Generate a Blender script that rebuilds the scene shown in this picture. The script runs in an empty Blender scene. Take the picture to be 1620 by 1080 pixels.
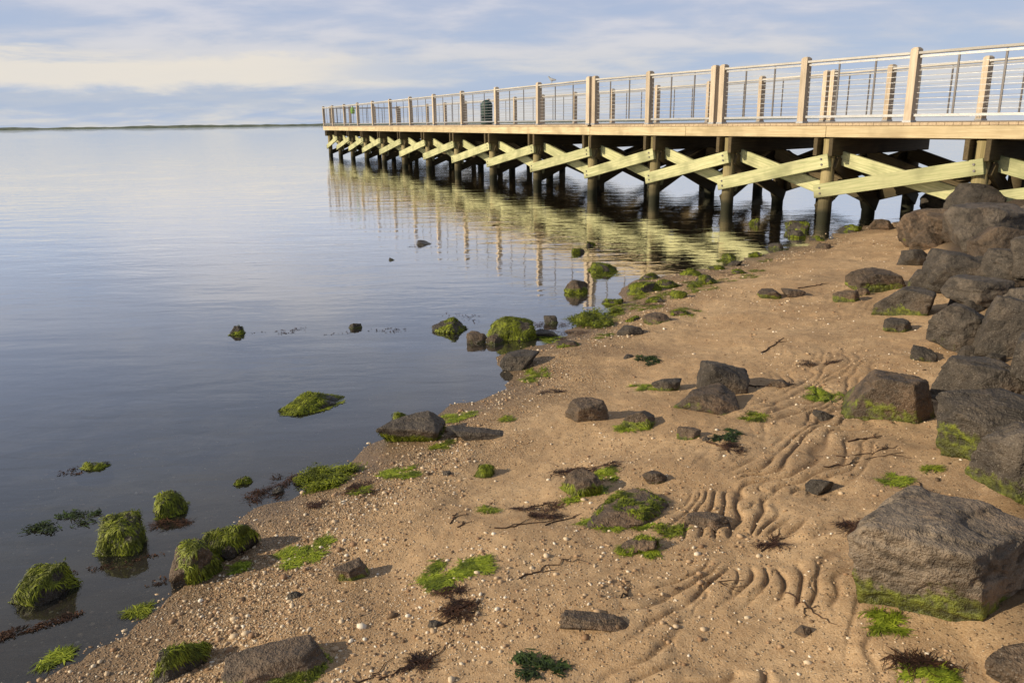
import bpy, bmesh, math, random
import numpy as np
from mathutils import Vector, Matrix, Quaternion
random.seed(7); RS = np.random.RandomState(11)
scene = bpy.context.scene
COL = scene.collection
EYE = 1.9
# ------------------------------------------------------------------ camera
PITCH = math.radians(15.4); ROLL = math.radians(0.8)
F0 = np.array([0, math.cos(PITCH), -math.sin(PITCH)])
U0 = np.array([0, math.sin(PITCH), math.cos(PITCH)])
X0 = np.array([1.0, 0, 0])
CR = math.cos(ROLL)*X0 - math.sin(ROLL)*U0
CU = math.sin(ROLL)*X0 + math.cos(ROLL)*U0
cam_d = bpy.data.cameras.new("camera"); cam = bpy.data.objects.new("camera", cam_d); COL.objects.link(cam)
M = Matrix(((CR[0], CU[0], -F0[0], 0), (CR[1], CU[1], -F0[1], 0), (CR[2], CU[2], -F0[2], EYE), (0, 0, 0, 1)))
cam.matrix_world = M
cam_d.lens = 28; cam_d.sensor_width = 36; cam_d.clip_end = 20000; cam_d.clip_start = 0.05
scene.camera = cam
scene.view_settings.view_transform = 'Standard'; scene.view_settings.look = 'None'; scene.view_settings.exposure = 0

def ray(px, py):
    u = (px-810)/1260.0; v = (540-py)/1260.0
    return F0 + u*CR + v*CU
def water_point(px, py):
    d = ray(px, py); t = -EYE/d[2]
    return np.array([d[0]*t, d[1]*t])

# ------------------------------------------------------------------ noise
_T = RS.rand(64, 64, 64)
def vnoise(x, y, z=0.0):
    x = np.asarray(x, float); y = np.asarray(y, float); z = np.asarray(z, float)+np.zeros_like(x)
    xi = np.floor(x).astype(int); yi = np.floor(y).astype(int); zi = np.floor(z).astype(int)
    fx = x-xi; fy = y-yi; fz = z-zi
    fx = fx*fx*(3-2*fx); fy = fy*fy*(3-2*fy); fz = fz*fz*(3-2*fz)
    a = xi & 63; b = (xi+1) & 63; c = yi & 63; d = (yi+1) & 63; e = zi & 63; f = (zi+1) & 63
    l0 = _T[a, c, e]*(1-fx)+_T[b, c, e]*fx; l1 = _T[a, d, e]*(1-fx)+_T[b, d, e]*fx
    l2 = _T[a, c, f]*(1-fx)+_T[b, c, f]*fx; l3 = _T[a, d, f]*(1-fx)+_T[b, d, f]*fx
    m0 = l0*(1-fy)+l1*fy; m1 = l2*(1-fy)+l3*fy
    return (m0*(1-fz)+m1*fz)*2-1
def fbm(x, y, z=0.0, o=3):
    s = 0; a = 1.0; f = 1.0
    for i in range(o):
        s = s + a*vnoise(np.asarray(x)*f+17.3*i, np.asarray(y)*f+5.1*i, np.asarray(z)*f+9.7*i); a *= .5; f *= 2.03
    return s
def sstep(a, b, x):
    t = np.clip((x-a)/(b-a), 0, 1); return t*t*(3-2*t)

# ------------------------------------------------------------------ terrain
def poly_sd(x, y, P):
    """signed distance to polyline, positive on the right hand side"""
    best = np.full(np.shape(x), 1e9); sg = np.ones(np.shape(x))
    for i in range(len(P)-1):
        ax, ay = P[i]; bx, by = P[i+1]
        ex, ey = bx-ax, by-ay; L2 = ex*ex+ey*ey
        t = np.clip(((x-ax)*ex+(y-ay)*ey)/L2, 0, 1)
        dx = x-(ax+t*ex); dy = y-(ay+t*ey); dd = np.sqrt(dx*dx+dy*dy)
        cr = ex*(y-ay)-ey*(x-ax)
        m = dd < best-1e-9
        best = np.where(m, dd, best); sg = np.where(m, np.where(cr < 0, 1.0, -1.0), sg)
    return best*sg
SH = [(60,1075),(180,985),(330,880),(420,815),(560,738),(605,706),(700,655),(795,615),(800,585),(790,565),(870,545),(925,522),(985,482),(975,455),(1040,440),(1130,425),(1230,400),(1310,368),(1420,352)]
SHORE = [(-9.0, -4.5)] + [tuple(water_point(*p)) for p in SH]
lx, ly = SHORE[-1]
SHORE += [(lx+4, ly+1.8), (lx+14, ly+3), (lx+120, ly+30), (lx+4000, ly+900)]
RIP = [(0.6, -3.0), (1.15, 1.6), (1.25, 2.3), (2.15, 3.6), (3.0, 5.2), (4.3, 8.4), (6.3, 12.6), (9.5, 14.3), (40, 20), (3000, 600)]
def flat_pt(px, py, z):
    d = ray(px, py); t = (z-EYE)/d[2]; return (d[0]*t, d[1]*t)
RILL = [flat_pt(1150,1300,.22), flat_pt(1165,1020,.22), flat_pt(1180,860,.24), flat_pt(1240,720,.25), flat_pt(1310,590,.27), flat_pt(1360,490,.28), flat_pt(1360,440,.2)]
def poly_d(x, y, P): return np.abs(poly_sd(x, y, P))
def fields(x, y):
    x = np.asarray(x, float); y = np.asarray(y, float)
    d = poly_sd(x, y, SHORE) + .07*fbm(x*1.6, y*1.6, 3.1, 3)*np.clip(1-np.hypot(x, y)/60, 0, 1)
    d2 = poly_sd(x, y, RIP)
    zl = .11*d; zl = np.where(zl > .33, .33+.25*(1-np.exp(-(zl-.33)/.25))*.5, zl)
    zw = np.maximum(.065*d, -.9)
    z = np.where(d > 0, zl, zw)
    z = z + np.clip(.36*(d2-.15), 0, .42)*sstep(0, 1.0, d)
    land = sstep(-.2, .4, d)
    z = z + land*(.026*fbm(x*1.3, y*1.3, 1.0, 2)+.011*fbm(x*4.2, y*4.2, 2.0, 2)+.0035*fbm(x*15, y*15, 2.7, 2)) + (1-land)*.012*fbm(x*2.5, y*2.5, 5.0, 2)*sstep(-8, 0, d)
    dr = poly_d(x, y, RILL)
    w = .41+.10*vnoise(x*1.3, y*1.3, 7.7)
    m = np.exp(-(dr/w)**3)*land*(1-.8*sstep(3.4, 6.5, y))
    wx = x+.13*fbm(x*1.7, y*1.7, 11.0, 2); wy = y+.13*fbm(x*1.7, y*1.7, 21.0, 2)
    ua = wx*.66+wy*.75; vb = -wx*.75+wy*.66
    ph = vb/.092 + .85*vnoise(ua/.26, vb/.17, 31.0) + .28*vnoise(ua/.12, vb/.10, 47.0)
    tri = np.abs(ph-np.floor(ph)-.5)*2
    link_ = 1-np.abs(vnoise(ua/.15, vb/.17, 66.0))*4.5
    tr_ = np.maximum(tri, np.clip(link_, 0, 1)*.90)
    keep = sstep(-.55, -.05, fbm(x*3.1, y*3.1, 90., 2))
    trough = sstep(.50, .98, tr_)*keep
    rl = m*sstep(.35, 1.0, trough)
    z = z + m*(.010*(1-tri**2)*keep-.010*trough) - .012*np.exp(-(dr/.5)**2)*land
    return z, d, rl, d2
def height(x, y): return fields(x, y)[0]
TT = np.exp(np.linspace(math.log(1.0), math.log(120), 1800))
def P(px, py, minz=0.0):
    """surveyed point: where the line of sight first meets beach or water"""
    r = ray(px, py); xs = r[0]*TT; ys = r[1]*TT; zs = EYE+r[2]*TT
    h = np.maximum(height(xs, ys), minz)
    k = np.argmax(zs < h)
    if k == 0: k = len(TT)-1
    a = zs[k-1]-h[k-1]; b = h[k]-zs[k]; f = a/(a+b) if a+b > 1e-9 else 0
    t = TT[k-1]+(TT[k]-TT[k-1])*f
    return np.array([r[0]*t, r[1]*t, h[k]]), t

# ------------------------------------------------------------------ helpers
def link(o): COL.objects.link(o); return o
def np_mesh(name, V, Fc, n=4, smooth=True):
    me = bpy.data.meshes.new(name); V = np.asarray(V, np.float32); Fc = np.asarray(Fc, np.int32)
    me.vertices.add(len(V)); me.vertices.foreach_set("co", V.ravel())
    me.loops.add(Fc.size); me.loops.foreach_set("vertex_index", Fc.ravel())
    me.polygons.add(len(Fc)); me.polygons.foreach_set("loop_start", np.arange(0, Fc.size, n, dtype=np.int32))
    me.polygons.foreach_set("loop_total", np.full(len(Fc), n, np.int32))
    if smooth: me.polygons.foreach_set("use_smooth", np.ones(len(Fc), bool))
    me.update(calc_edges=True); return me
def attr(me, name, arr):
    a = me.attributes.new(name, 'FLOAT', 'POINT'); a.data.foreach_set("value", np.asarray(arr, np.float32))
def meta(o, label, cat, group=None, kind=None):
    o["label"] = label; o["category"] = cat
    if group: o["group"] = group
    if kind: o["kind"] = kind
def empty(name, loc):
    o = bpy.data.objects.new(name, None); o.location = loc; o.empty_display_size = .2; return link(o)

class N:
    def __init__(s, name):
        s.m = bpy.data.materials.new(name); s.m.use_nodes = True; s.t = s.m.node_tree; s.t.nodes.clear()
        s.out = s.n('ShaderNodeOutputMaterial')
    def n(s, typ, inp=None, **kw):
        nd = s.t.nodes.new(typ)
        for k, v in kw.items(): setattr(nd, k, v)
        if inp:
            for k, v in inp.items(): s.set(nd, k, v)
        return nd
    def set(s, nd, k, v):
        sock = nd.inputs[k]
        if isinstance(v, bpy.types.NodeSocket): s.t.links.new(v, sock)
        elif isinstance(v, tuple) and len(v) == 3 and sock.type == 'RGBA': sock.default_value = (*v, 1)
        else: sock.default_value = v
    def noise(s, vec, scale, detail=3, rough=.55, dist=0.0):
        return s.n('ShaderNodeTexNoise', {'Vector': vec, 'Scale': scale, 'Detail': detail, 'Roughness': rough, 'Distortion': dist}).outputs['Fac']
    def ramp(s, fac, a, b, ca=0.0, cb=1.0):
        nd = s.n('ShaderNodeMapRange', {'Value': fac, 'From Min': a, 'From Max': b, 'To Min': ca, 'To Max': cb}); nd.interpolation_type = 'SMOOTHSTEP'
        return nd.outputs[0]
    def mix(s, fac, a, b, mode='MIX'):
        nd = s.n('ShaderNodeMix', data_type='RGBA', blend_type=mode)
        s.set(nd, 0, fac); s.set(nd, 6, a); s.set(nd, 7, b); return nd.outputs[2]
    def math(s, op, a, b=0.0):
        nd = s.n('ShaderNodeMath', operation=op); s.set(nd, 0, a); s.set(nd, 1, b); return nd.outputs[0]
    def attr(s, name): return s.n('ShaderNodeAttribute', attribute_name=name).outputs['Fac']
    def bsdf(s, col, rough, normal=None, spec=.5, metal=0.0):
        b = s.n('ShaderNodeBsdfPrincipled', {'Base Color': col, 'Roughness': rough, 'Metallic': metal, 'Specular IOR Level': spec})
        if normal is not None: s.set(b, 'Normal', normal)
        s.t.links.new(b.outputs[0], s.out.inputs[0]); return b
    def bump(s, h, dist, strength=1.0, normal=None):
        b = s.n('ShaderNodeBump', {'Height': h, 'Distance': dist, 'Strength': strength})
        if normal is not None: s.set(b, 'Normal', normal)
        return b.outputs[0]

# ------------------------------------------------------------------ materials
def mat_sand():
    s = N("sand_ground"); pos = s.n('ShaderNodeNewGeometry').outputs['Position']
    d = s.attr("shore"); rl = s.attr("rill"); d2 = s.attr("rip")
    n1 = s.noise(pos, 1.7, 4); n2 = s.noise(pos, 14, 4); n3 = s.noise(pos, 160, 3, .7); n4 = s.noise(pos, 500, 2, .7); n6 = s.noise(pos, .9, 4, .6)
    dry = s.mix(s.ramp(n1, .3, .7), (.39, .245, .125), (.55, .375, .21))
    dry = s.mix(s.ramp(n2, .35, .7, 0, .5), dry, (.31, .18, .085))
    dry = s.mix(s.ramp(n6, .48, .66, 0, .5), dry, (.22, .13, .066))
    dry = s.mix(s.ramp(n3, .4, .7, 0, .5), dry, (.70, .54, .36))
    dry = s.mix(s.ramp(n4, .56, .74, 0, .6), dry, (.12, .07, .037))
    vo = s.n('ShaderNodeTexVoronoi', {'Vector': pos, 'Scale': 120.0, 'Randomness': 1.0})
    vcol = s.n('ShaderNodeSeparateColor', {'Color': vo.outputs['Color']})
    peb = s.mix(vcol.outputs[0], (.28, .175, .09), (.78, .65, .48))
    peb = s.mix(s.ramp(vo.outputs['Distance'], .25, .6), peb, (.19, .115, .055))
    dn = s.math('ADD', d, s.math('MULTIPLY', s.math('SUBTRACT', n1, .5), 1.4))
    band = s.math('MULTIPLY', s.ramp(dn, -.4, .05), s.ramp(dn, 1.1, .35))
    sparse = s.math('MULTIPLY', s.ramp(vcol.outputs[1], .86, .92), .7)
    bandf = s.math('MAXIMUM', s.math('MULTIPLY', band, s.ramp(vcol.outputs[1], .35, .6)), s.math('MULTIPLY', sparse, s.ramp(d, 0, .2)))
    col = s.mix(bandf, dry, peb)
    col = s.mix(s.math('MULTIPLY', rl, .6), col, (.13, .075, .04))  # rill shadows painted into the sand colour along the troughs
    n5 = s.noise(pos, 3.5, 3)
    damp = s.ramp(s.math('ADD', d, s.math('MULTIPLY', s.math('SUBTRACT', n5, .5), .7)), .50, -.05)
    col = s.mix(s.math('MULTIPLY', damp, .62), col, (.125, .085, .052))
    bedn = s.ramp(s.noise(pos, 3, 5, .65), .42, .62); bed2 = s.ramp(s.noise(pos, 16, 4, .6), .45, .65)
    bed = s.mix(bedn, (.045, .042, .022), (.31, .25, .165)); bed = s.mix(s.math('MULTIPLY', bed2, .45), bed, (.07, .06, .037))
    bed = s.mix(s.ramp(d, -1.9, -6), bed, (.12, .125, .125))
    sea = s.ramp(d, -.05, -1.2)
    col = s.mix(sea, col, bed)
    col = s.mix(s.ramp(d2, .1, .5, 0, .92), col, (.035, .026, .02))  # ground under the boulders darkened, shade of the gaps put into the colour
    h = s.math('ADD', s.math('MULTIPLY', n3, .5), s.math('MULTIPLY', n2, .9))
    h = s.math('ADD', h, s.math('MULTIPLY', s.math('MULTIPLY', s.math('SUBTRACT', 1.0, vo.outputs['Distance']), bandf), 1.2))
    nb = s.bump(h, .009, 1.0)
    rough = s.math('SUBTRACT', .85, s.math('MULTIPLY', damp, .45))
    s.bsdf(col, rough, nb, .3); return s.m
def mat_water():
    s = N("water_surface"); pos = s.n('ShaderNodeNewGeometry').outputs['Position']
    mp = s.n('ShaderNodeMapping', {'Vector': pos, 'Scale': (.5, 1.35, 1)}); mp.inputs['Rotation'].default_value = (0, 0, math.radians(-8))
    a = s.noise(mp.outputs[0], 1.3, 2, .45, .3); b = s.noise(mp.outputs[0], 5.5, 3, .55, .3)
    patch = s.ramp(s.noise(pos, .22, 2), .35, .65, .45, 1.0)
    sep = s.n('ShaderNodeSeparateXYZ', {'Vector': pos}).outputs
    near = s.ramp(sep[1], 4.0, 16.0, .35, 1.0)
    h = s.math('ADD', s.math('MULTIPLY', a, 1.0), s.math('MULTIPLY', s.math('MULTIPLY', b, .5), patch))
    h = s.math('MULTIPLY', h, near)
    nb = s.bump(h, .0115, 1.0)
    fr = s.n('ShaderNodeFresnel', {'IOR': 1.42, 'Normal': nb}).outputs[0]
    fr = s.math('MINIMUM', s.math('MULTIPLY', fr, 1.95), 1.0)
    gl = s.n('ShaderNodeBsdfGlossy', {'Color': (1, .985, .955), 'Roughness': .018, 'Normal': nb})
    tr = s.n('ShaderNodeBsdfTransparent', {'Color': (.95, .95, .90)})
    df = s.n('ShaderNodeBsdfDiffuse', {'Color': (.22, .22, .21)})
    body = s.n('ShaderNodeMixShader'); s.set(body, 0, .06); s.t.links.new(tr.outputs[0], body.inputs[1]); s.t.links.new(df.outputs[0], body.inputs[2])
    mx = s.n('ShaderNodeMixShader'); s.set(mx, 0, fr); s.t.links.new(body.outputs[0], mx.inputs[1]); s.t.links.new(gl.outputs[0], mx.inputs[2])
    s.t.links.new(mx.outputs[0], s.out.inputs[0]); return s.m
def mat_rock():
    s = N("weathered_rock"); co = s.n('ShaderNodeTexCoord').outputs['Object']
    oi = s.n('ShaderNodeObjectInfo'); al = s.attr("algae")
    n1 = s.noise(co, 5, 5, .6); n2 = s.noise(co, 32, 4, .65); n3 = s.noise(co, 150, 2, .6); n0 = s.noise(co, 1.8, 4, .6)
    base = s.mix(s.ramp(n1, .3, .7), (.42, .39, .37), (1.2, 1.1, 1.0))
    base = s.mix(s.ramp(n0, .46, .68, 0, .5), base, (.95, .66, .45))
    base = s.mix(1.0, base, oi.outputs['Color'], 'MULTIPLY')
    base = s.mix(s.ramp(n3, .56, .72, 0, .42), base, (.38, .34, .29))
    base = s.mix(s.ramp(n2, .5, .72, 0, .65), base, (.03, .024, .02))
    gr = s.mix(s.ramp(n2, .3, .7), (.04, .055, .006), (.21, .24, .02))
    f = s.ramp(s.math('ADD', al, s.math('MULTIPLY', s.math('SUBTRACT', n2, .5), .8)), .35, .65)
    col = s.mix(s.math('MULTIPLY', f, .92), base, gr)
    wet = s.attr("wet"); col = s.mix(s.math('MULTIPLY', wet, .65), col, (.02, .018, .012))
    cv = s.attr("cavity"); col = s.mix(s.math('MULTIPLY', cv, .5), col, (.02, .016, .012))  # crevice shade put into the rock colour at the step edges
    h = s.math('ADD', s.math('MULTIPLY', n1, 1.4), s.math('ADD', s.math('MULTIPLY', n2, .9), s.math('MULTIPLY', n3, .25)))
    nb = s.bump(h, .028, 1.0)
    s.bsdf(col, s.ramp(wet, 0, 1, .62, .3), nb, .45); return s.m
def mat_island(name, c1, c2, rough=.6, spec=.3):
    s = N(name); r = s.n('ShaderNodeNewGeometry').outputs['Random Per Island']
    n = s.noise(s.n('ShaderNodeNewGeometry').outputs['Position'], 12, 3)
    c = s.mix(r, c1, c2); c = s.mix(s.ramp(n, .45, .65, 0, .75), c, tuple(.45*x for x in c1))
    s.bsdf(c, rough, None, spec); return s.m
def mat_pebble():
    s = N("pebble_stone"); r = s.n('ShaderNodeNewGeometry').outputs['Random Per Island']
    cr = s.n('ShaderNodeValToRGB', {'Fac': r}); e = cr.color_ramp.elements
    e[0].position = 0; e[0].color = (.11, .075, .045, 1); e[1].position = 1; e[1].color = (.8, .73, .62, 1)
    for p, c in ((.2, (.30, .18, .10, 1)), (.55, (.47, .33, .20, 1)), (.86, (.64, .52, .37, 1))):
        q = e.new(p); q.color = c
    s.bsdf(cr.outputs[0], .6, None, .3); return s.m
def mat_wood(name, c1, c2, axis=0, stain=.4, wetz=False):
    s = N(name); co = s.n('ShaderNodeTexCoord').outputs['Object']; oi = s.n('ShaderNodeObjectInfo').outputs['Random']
    sc = (.8, 16, 16) if axis == 0 else (16, 16, .8)
    off = s.n('ShaderNodeCombineXYZ', {'X': s.math('MULTIPLY', oi, 13.0), 'Y': s.math('MULTIPLY', oi, 7.0), 'Z': oi}).outputs[0]
    va = s.n('ShaderNodeVectorMath', operation='ADD'); s.set(va, 0, co); s.set(va, 1, off)
    mp = s.n('ShaderNodeMapping', {'Vector': va.outputs[0], 'Scale': sc}).outputs[0]
    g = s.noise(mp, 2.2, 5, .6, .4); b = s.noise(va.outputs[0], 1.8, 3)
    col = s.mix(s.ramp(g, .3, .72), c1, c2)
    col = s.mix(s.ramp(b, .42, .72, 0, stain), col, tuple(x*.45 for x in c1))
    col = s.mix(s.math('MULTIPLY', oi, .4), col, tuple(x*.55 for x in c1))
    rough = .75
    if wetz:
        z = s.n('ShaderNodeSeparateXYZ', {'Vector': s.n('ShaderNodeNewGeometry').outputs['Position']}).outputs[2]
        zz = s.math('ADD', z, s.math('MULTIPLY', s.math('SUBTRACT', b, .5), .3))
        col = s.mix(s.ramp(zz, .62, .3, 0, .8), col, (.045, .038, .02))
        col = s.mix(s.ramp(zz, .26, .14, 0, .9), col, (.018, .02, .01))
    s.bsdf(col, rough, s.bump(g, .004, .6), .3); return s.m
def mat_plain(name, c, rough=.5, metal=0.0, var=.25):
    s = N(name); co = s.n('ShaderNodeTexCoord').outputs['Object']; n = s.noise(co, 9, 4)
    s.bsdf(s.mix(s.ramp(n, .3, .7, 0, var), c, tuple(x*.4 for x in c)), rough, None, .5, metal); return s.m
SAND = mat_sand(); WATER = mat_water(); ROCK = mat_rock(); PEB = mat_pebble()
ALG = mat_island("green_algae", (.07, .09, .006), (.30, .345, .025)); ALGD = mat_island("dark_algae", (.018, .028, .008), (.06, .10, .02))
ALGL = mat_island("lime_algae", (.11, .16, .008), (.36, .42, .035)); RED = mat_island("brown_seaweed", (.022, .010, .006), (.10, .045, .022))
TWIG = mat_island("twig_bark", (.05, .028, .018), (.09, .05, .03), .8)
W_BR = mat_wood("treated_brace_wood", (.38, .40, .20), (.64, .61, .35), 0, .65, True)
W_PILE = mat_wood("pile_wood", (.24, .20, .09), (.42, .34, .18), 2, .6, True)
W_FASC = mat_wood("fascia_wood", (.52, .41, .24), (.72, .60, .38), 0, .45)
W_POST = mat_wood("post_wood", (.48, .39, .29), (.68, .57, .44), 2, .35)
W_DECK = mat_wood("deck_wood", (.44, .33, .21), (.56, .44, .30), 0, .4)
W_SHADE = mat_wood("shaded_wood", (.08, .06, .03), (.15, .11, .055), 0, .6, True)  # under-deck timber and rear piles: pier shade put into the wood colour
W_RAIL = mat_wood("rail_wood", (.44, .42, .39), (.58, .56, .52), 0, .2)
STEEL = mat_plain("galvanised_steel", (.42, .42, .42), .45, .6)
DSTEEL = mat_plain("dark_steel", (.14, .13, .13), .5, .4)
CAN = mat_plain("green_paint", (.014, .05, .042), .6); LIME = mat_plain("lime_fabric", (.2, .42, .05), .8)

# ------------------------------------------------------------------ world, sun
ELEV = math.radians(23); AZ = math.atan2(-.97, -.24)
ts = Vector((math.sin(AZ)*math.cos(ELEV), math.cos(AZ)*math.cos(ELEV), math.sin(ELEV)))
sun_d = bpy.data.lights.new("sun", 'SUN'); sun_d.energy = 5.0; sun_d.angle = math.radians(.5); sun_d.color = (1.0, .85, .62)
sun = link(bpy.data.objects.new("sun", sun_d)); sun.rotation_euler = ts.to_track_quat('Z', 'Y').to_euler(); sun.location = (-20, -10, 20)
w = bpy.data.worlds.new("World"); scene.world = w; w.use_nodes = True; nt = w.node_tree; nt.nodes.clear()
class WN(N):
    def __init__(s): s.t = nt
s = WN()
sky = s.n('ShaderNodeTexSky'); sky.sky_type = 'NISHITA'; sky.sun_disc = False; sky.sun_elevation = ELEV; sky.sun_rotation = AZ % (2*math.pi)
sky.air_density = 1.0; sky.dust_density = .8
g = s.n('ShaderNodeTexCoord').outputs['Generated']; sp = s.n('ShaderNodeSeparateXYZ', {'Vector': g}).outputs
zc = s.math('MAXIMUM', sp[2], 0.0); den = s.math('ADD', zc, .16)
pv = s.n('ShaderNodeCombineXYZ', {'X': s.math('DIVIDE', sp[0], den), 'Y': s.math('DIVIDE', sp[1], den), 'Z': 0.0}).outputs[0]
mp1 = s.n('ShaderNodeMapping', {'Vector': pv, 'Scale': (.8, 1.05, 1)}); mp1.inputs['Rotation'].default_value = (0, 0, .2)
c1 = s.noise(mp1.outputs[0], .9, 5, .5, .2); c2 = s.noise(mp1.outputs[0], 3.2, 5, .6, .3)
cf = s.math('ADD', s.math('MULTIPLY', c1, .72), s.math('MULTIPLY', c2, .28))
cloud = s.ramp(cf, .40, .58)
k = 10.0
blue = s.mix(s.ramp(zc, .0, .25), (.46*k, .56*k, .75*k), (.42*k, .49*k, .69*k))
blue = s.mix(.12, blue, sky.outputs[0])
cl = s.mix(s.ramp(cf, .46, .64), (.55*k, .59*k, .71*k), (.71*k, .71*k, .77*k))
cl = s.mix(s.ramp(zc, .13, .03), cl, (.73*k, .71*k, .68*k))
skycol = s.mix(s.math('MULTIPLY', cloud, .9), blue, cl)
az_ = s.math('DIVIDE', sp[0], s.math('MAXIMUM', sp[1], .05))
bankn = s.noise(s.n('ShaderNodeMapping', {'Vector': g, 'Scale': (7, 7, 36)}).outputs[0], 1.0, 6, .6, .3)
bz = s.math('ADD', zc, s.math('MULTIPLY', s.math('SUBTRACT', bankn, .5), .06))
lf = s.ramp(az_, .0, -.35)
bank = s.math('MULTIPLY', s.math('MULTIPLY', s.ramp(bz, .034, .048), s.ramp(bz, .080, .066)), lf)
dark = s.math('MULTIPLY', s.math('MULTIPLY', s.ramp(bz, .012, .024), s.ramp(bz, .040, .030)), lf)
skycol = s.mix(s.math('MULTIPLY', dark, .65), skycol, (.43*k, .51*k, .65*k))
skycol = s.mix(s.math('MULTIPLY', bank, .9), skycol, (.84*k, .78*k, .69*k))
# unseen upper sky darkened to cut ambient light and deepen shadows
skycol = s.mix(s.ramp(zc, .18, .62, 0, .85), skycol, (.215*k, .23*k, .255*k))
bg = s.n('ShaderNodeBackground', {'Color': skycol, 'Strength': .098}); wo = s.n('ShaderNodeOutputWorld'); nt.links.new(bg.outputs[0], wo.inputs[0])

# ------------------------------------------------------------------ ground sheet
fine = np.radians(np.linspace(-41, 41, 940)); rest = np.radians(np.linspace(41, 319, 44))[1:-1]
th = np.concatenate([fine, rest])
rr = np.concatenate([[.15, .5, .9, 1.3], np.exp(np.linspace(math.log(1.65), math.log(30), 900)), np.exp(np.linspace(math.log(30), math.log(9000), 60))[1:]])
R, T = np.meshgrid(rr, th, indexing='ij'); GX = R*np.sin(T); GY = R*np.cos(T)
z, d, rl, d2 = fields(GX.ravel(), GY.ravel())
nr, nc = len(rr), len(th); V = np.stack([GX.ravel(), GY.ravel(), z], 1)
i, j = np.meshgrid(np.arange(nr-1), np.arange(nc), indexing='ij'); jn = (j+1) % nc
Fq = np.stack([i*nc+j, i*nc+jn, (i+1)*nc+jn, (i+1)*nc+j], -1).reshape(-1, 4)[:, ::-1]
me = np_mesh("ground", V, Fq); attr(me, "shore", d); attr(me, "rill", rl); attr(me, "rip", d2)
me.flip_normals() if me.polygons[0].normal.z < 0 else None
me.materials.append(SAND); ground = link(bpy.data.objects.new("ground", me)); meta(ground, "sandy pebble beach sloping down into shallow water", "beach", kind="structure")
S = 9000.0
wm = np_mesh("water", [(-S, -S, 0), (S, -S, 0), (S, S, 0), (-S, S, 0)], [(0, 1, 2, 3)], smooth=False); wm.materials.append(WATER)
water = link(bpy.data.objects.new("water", wm)); meta(water, "calm grey blue bay water with soft ripples", "water", kind="structure")
# far shore
xs = np.linspace(-1600, 900, 500); top = (3.6+1.4*fbm(xs/60, xs*0, 0, 4)+.6*vnoise(xs/9, xs*0, 4))*np.clip((900-xs)/1400, .05, 1)
Vs = []
for x_, t_ in zip(xs, top):
    yb = 1500+.15*x_; Vs += [(x_, yb-25, -.3), (x_, yb-20, max(.25, t_*.35)), (x_, yb, max(.3, t_)), (x_, yb+60, .2)]
Fs = [(4*a+b, 4*a+4+b, 4*a+5+b, 4*a+1+b) for a in range(len(xs)-1) for b in range(3)]
fm = np_mesh("far_shore", Vs, Fs); s = N("marsh_vegetation"); pos = s.n('ShaderNodeNewGeometry').outputs['Position']
s.bsdf(s.mix(s.ramp(s.noise(pos, .06, 5), .35, .65), (.07, .095, .07), (.14, .16, .11)), .9); fm.materials.append(s.m)
fs = link(bpy.data.objects.new("far_shore", fm)); meta(fs, "low strip of green marshland across the bay", "land", kind="structure")

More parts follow.
